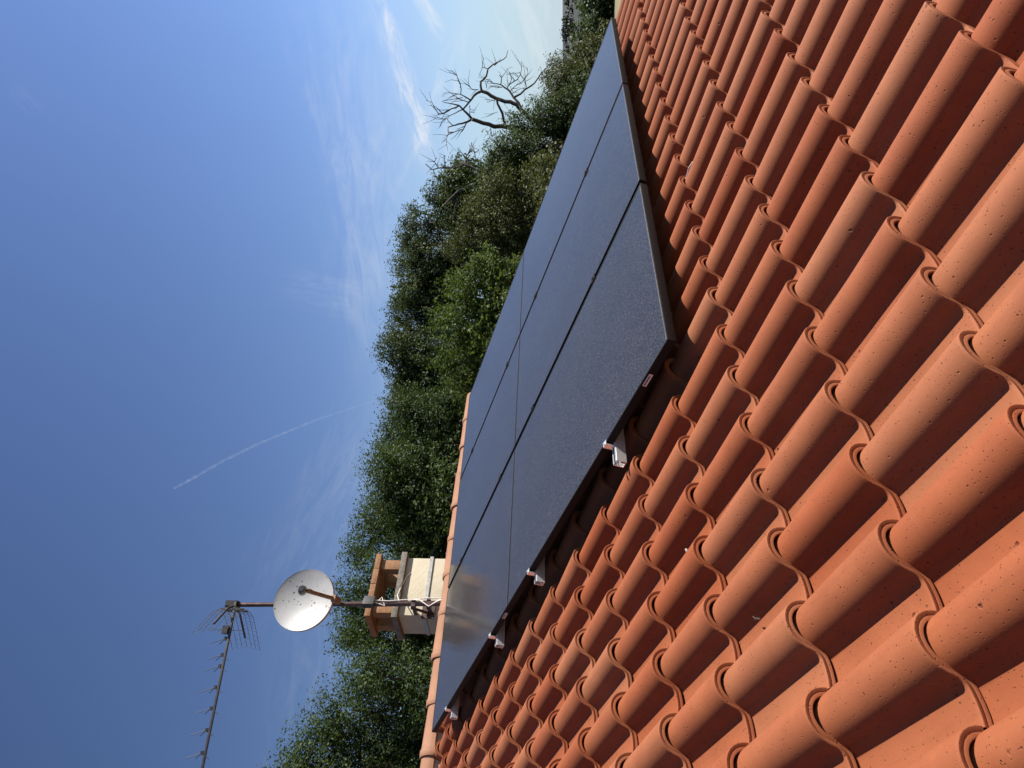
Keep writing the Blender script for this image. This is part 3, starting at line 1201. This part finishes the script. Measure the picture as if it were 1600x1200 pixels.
def traced(lines, D, scale_r, seed, off, jit=.5):
    """bare branches: polylines with thickness, each running its own way in depth"""
    g = random.Random(seed)
    m = MB()
    for (pts, w0, w1) in lines:
        slope = g.uniform(-1, 1) * jit
        tot = sum(math.dist(pts[i][:2], pts[i + 1][:2]) for i in range(len(pts) - 1))
        acc = 0
        out, rr = [], []
        for i, (cx, cy) in enumerate(pts):
            if i:
                acc += math.dist(pts[i - 1], pts[i])
            f = acc / tot
            out.append(at_d(660 + .25 * cx, 70 + .25 * cy, D + slope * f * tot / 250) - off)
            rr.append((w0 * (1 - f) + w1 * f) * .25 / FPX * D * .5 * scale_r)
        # smooth the bends once
        o2, r2 = [out[0]], [rr[0]]
        for i in range(len(out) - 1):
            a, b = out[i], out[i + 1]
            k = (b - a).length * .035
            j = Vector((g.gauss(0, k), g.gauss(0, k), g.gauss(0, k)))
            o2 += [a.lerp(b, .5) + j, b]
            r2 += [(rr[i] + rr[i + 1]) / 2, rr[i + 1]]
        m.tube(o2, r2, 7)
        # side twigs
        if w0 < 12:
            for i in range(1, len(out)):
                for _ in range(3):
                    if g.random() < .7:
                        dvec = (out[i] - out[i - 1]).normalized()
                        sd = Vector((g.gauss(0, 1), g.gauss(0, 1), g.gauss(.4, 1)))
                        e = out[i - 1].lerp(out[i], g.random())
                        Lt = g.uniform(.12, .38)
                        q = (dvec * .8 + sd * .5).normalized()
                        m.tube([e, e + q * Lt * .5 + Vector((0, 0, .02)), e + q * Lt + Vector((g.gauss(0, .05), g.gauss(0, .05), .05))], [rr[i] * .7 + .002, rr[i] * .45 + .002, .0025], 5)
    return m


dead_lines = [([(700, 540), (550, 518), (450, 512), (380, 490), (310, 465)], 30, 20),
              ([(310, 465), (270, 485), (225, 495), (190, 505), (160, 515), (160, 545), (180, 555)], 13, 3),
              ([(275, 488), (255, 530), (200, 545), (165, 550), (150, 590), (152, 630)], 7, 2),
              ([(190, 505), (150, 460), (120, 480), (115, 510)], 5, 2), ([(150, 460), (110, 465), (75, 462)], 4, 2),
              ([(310, 465), (280, 430), (250, 400), (230, 380), (190, 370), (130, 360)], 15, 3),
              ([(250, 405), (200, 430), (150, 455)], 7, 3), ([(230, 380), (180, 400), (130, 430), (100, 430), (75, 390), (60, 360), (20, 345)], 9, 2),
              ([(690, 470), (620, 410), (590, 375), (550, 357), (490, 345), (430, 320), (370, 290)], 26, 19),
              ([(520, 505), (500, 430), (470, 370), (465, 340)], 15, 12),
              ([(370, 290), (320, 320), (290, 360), (265, 390), (250, 405)], 15, 9),
              ([(300, 345), (240, 310), (235, 240), (215, 190), (180, 160)], 8, 2), ([(240, 310), (170, 300), (135, 300)], 5, 2),
              ([(290, 360), (230, 340), (180, 300)], 6, 2), ([(250, 330), (190, 340), (140, 350)], 5, 2),
              ([(295, 380), (298, 420), (330, 425)], 5, 2), ([(350, 280), (310, 280), (290, 250), (285, 210)], 5, 2),
              ([(370, 290), (365, 230), (400, 195), (410, 150), (440, 125), (490, 100), (525, 75), (535, 35)], 14, 3),
              ([(405, 150), (375, 140), (385, 80)], 5, 2), ([(450, 130), (490, 85)], 5, 2), ([(400, 270), (410, 220)], 4, 2),
              ([(620, 410), (570, 330), (545, 290), (510, 265), (490, 250), (495, 205), (480, 190)], 18, 4),
              ([(495, 205), (530, 155)], 4, 2), ([(490, 250), (440, 240), (415, 210)], 6, 2), ([(500, 265), (450, 260), (410, 265)], 5, 2),
              ([(570, 330), (640, 280), (700, 240), (740, 180), (780, 140), (815, 90)], 12, 3), ([(740, 180), (775, 175), (795, 150)], 4, 2),
              ([(650, 265), (640, 210), (660, 180), (655, 140)], 5, 2), ([(545, 295), (590, 250), (620, 240), (650, 200)], 5, 2),
              ([(540, 250), (590, 220), (620, 150), (620, 100)], 6, 2), ([(530, 270), (560, 210), (545, 170)], 5, 2), ([(560, 305), (600, 280), (645, 270)], 4, 2),
              ([(620, 440), (560, 430), (510, 420)], 6, 2), ([(580, 480), (530, 430)], 6, 2), ([(600, 455), (555, 465), (520, 430)], 6, 2),
              ([(490, 345), (430, 350), (405, 360)], 4, 2), ([(470, 420), (440, 430)], 3, 2), ([(430, 500), (428, 545), (410, 600)], 4, 2), ([(430, 570), (460, 550), (460, 580)], 4, 2)]
DD = 18.5
b0 = at_d(850, 200, DD)
b0 = Vector((b0.x, b0.y, ground_z(b0.x, b0.y)))
dead = tag(empty('dead_tree', tuple(b0)), 'bare dead tree with twisting grey branches above the bushes', 'tree', BG)
m = traced(dead_lines, DD, 1.12, 4, b0)
t1, t2 = at_d(835, 205, DD) - b0, at_d(832, 187, DD) - b0
m.tube([(0, 0, 0), t1 * .6, t1], [.22, .17, .062], 9)
m.tube([t1 * .6, t2], [.12, .055], 8)
m.build('trunk', M_DEAD, dead, 60)
half_lines = [([(520, 720), (450, 770), (400, 810), (340, 870), (290, 890), (230, 910), (190, 950), (140, 1000)], 26, 5),
              ([(420, 800), (350, 790), (300, 760), (260, 745), (200, 770), (100, 770), (60, 780), (20, 745)], 12, 3),
              ([(100, 770), (75, 730), (90, 705)], 4, 2), ([(70, 785), (75, 810)], 4, 2), ([(150, 770), (140, 740), (140, 690)], 4, 2),
              ([(270, 740), (275, 690), (315, 660), (330, 675), (355, 655)], 6, 2), ([(280, 690), (310, 645), (305, 610)], 4, 2), ([(270, 725), (320, 720), (340, 715)], 4, 2),
              ([(290, 890), (330, 950), (345, 990)], 6, 3), ([(230, 910), (210, 1000), (200, 1020)], 5, 2)]
hb = half.location
m = traced(half_lines, 17.0, 1.7, 9, Vector(hb))
t1 = at_d(790, 250, 17.0) - Vector(hb)
m.tube([(0, 0, 0), t1 * .6, t1], [.2, .13, .06], 9)
m.build('dead_limb', M_DEAD, half, 60)
# grey limbs showing through the oak's gap
lim = [n for n in bpy.data.objects if n.get('label', '').startswith('dark oak with grey limbs')][0]
m = traced([([(420, 1440), (200, 1400), (100, 1420), (20, 1400)], 12, 3), ([(430, 1300), (250, 1260), (100, 1220), (40, 1100)], 9, 2), ([(330, 1500), (180, 1520), (60, 1560)], 8, 2),
            ([(250, 1260), (180, 1180), (60, 1160)], 6, 2)], 18.2, 1.0, 12, Vector(lim.location))
m.build('grey_limb', M_DEAD, lim, 60)

# far-off woods beyond the field: read as one mass
g = np.random.default_rng(44)
cs, rad = [], []
for i in range(110):
    a = math.radians(g.uniform(-8, 62))
    r = g.uniform(72, 100)
    x, y = GC.x + r * math.cos(a), GC.y + r * math.sin(a)
    h = g.uniform(1.4, 2.1)
    cs.append((x, y, ground_z(x, y) + h * .7))
    rad.append((h * 1.5, h * 1.5, h))
o = leaves('far_wood', cs, rad, 14000, 18, .30, L_DARK, None, .3, 5, .7, .5, .42)
tag(o, 'dark wood edging the field past the far roof corner', 'wood', kind='stuff')
cs, rad = [], []
for i in range(520):
    a = math.radians(g.uniform(-12, 75))
    r = g.uniform(380, 760)
    x, y = GC.x + r * math.cos(a), GC.y + r * math.sin(a)
    h = g.uniform(4, 6.5)
    cs.append((x, y, ground_z(x, y) - h * .3))
    rad.append((h * 1.6, h * 1.6, h))
o = leaves('distant_forest', cs, rad, 16000, 14, 1.8, L_FAR, None, .8, 6, .8, .5, 1.4)
tag(o, 'distant forested hill on the skyline', 'forest', kind='stuff')

# ------------------------------------------------------------------ contrail, high over the trees
def contrail():
    H = 9000
    pts = []
    pix = [(272, 763), (300, 748), (345, 722), (400, 695), (452, 673), (500, 654), (548, 638), (590, 626), (622, 614)]
    for q in pix:
        d = ray(*q)
        pts.append(CAM + d * ((H - CAM.z) / d.z))
    o0 = pts[0]
    g = random.Random(3)
    fine, rad = [], []
    n = 90
    for i in range(n + 1):
        f = i / n * (len(pts) - 1)
        k = min(int(f), len(pts) - 2)
        p = pts[k].lerp(pts[k + 1], f - k)
        fine.append(p - o0)
        D = (p - CAM).length
        rad.append(.8 * D * (.0008 + .0012 * abs(math.sin(i * .9)) * g.random() + .0014 * (1 - i / n)) * (.35 + .65 * math.sin(math.pi * min(1, (i + .5) / n * 1.02)) ** .3))
    m = MB()
    m.tube(fine, rad, 12)
    mt_, nt, b = material('ice_trail')
    tr = nt.n('ShaderNodeBsdfTransparent')
    df = nt.n('ShaderNodeBsdfDiffuse', ins={0: (.9, .9, .92, 1)})
    tl = nt.n('ShaderNodeBsdfTranslucent', ins={0: (.9, .9, .92, 1)})
    ad = nt.n('ShaderNodeMixShader', ins={0: .5, 1: df.outputs[0], 2: tl.outputs[0]})
    lw = nt.n('ShaderNodeLayerWeight', ins={0: .5}).outputs['Facing']
    tc = nt.n('ShaderNodeTexCoord').outputs['Object']
    ns = nt.smooth(nt.noise(tc, .004, 5, .65), .35, .75)
    f = nt.math('MULTIPLY', nt.smooth(lw, 1.0, .2), nt.math('MULTIPLY_ADD', ns, .14, .02))
    mx = nt.n('ShaderNodeMixShader', ins={0: f, 1: tr.outputs[0], 2: ad.outputs[0]})
    out = [n_ for n_ in mt_.node_tree.nodes if n_.type == 'OUTPUT_MATERIAL'][0]
    nt.put(out.inputs[0], mx.outputs[0])
    o = m.build('contrail', mt_, None, 180)
    o.location = o0
    tag(o, 'thin white aircraft contrail slanting across the blue sky', 'contrail')


contrail()
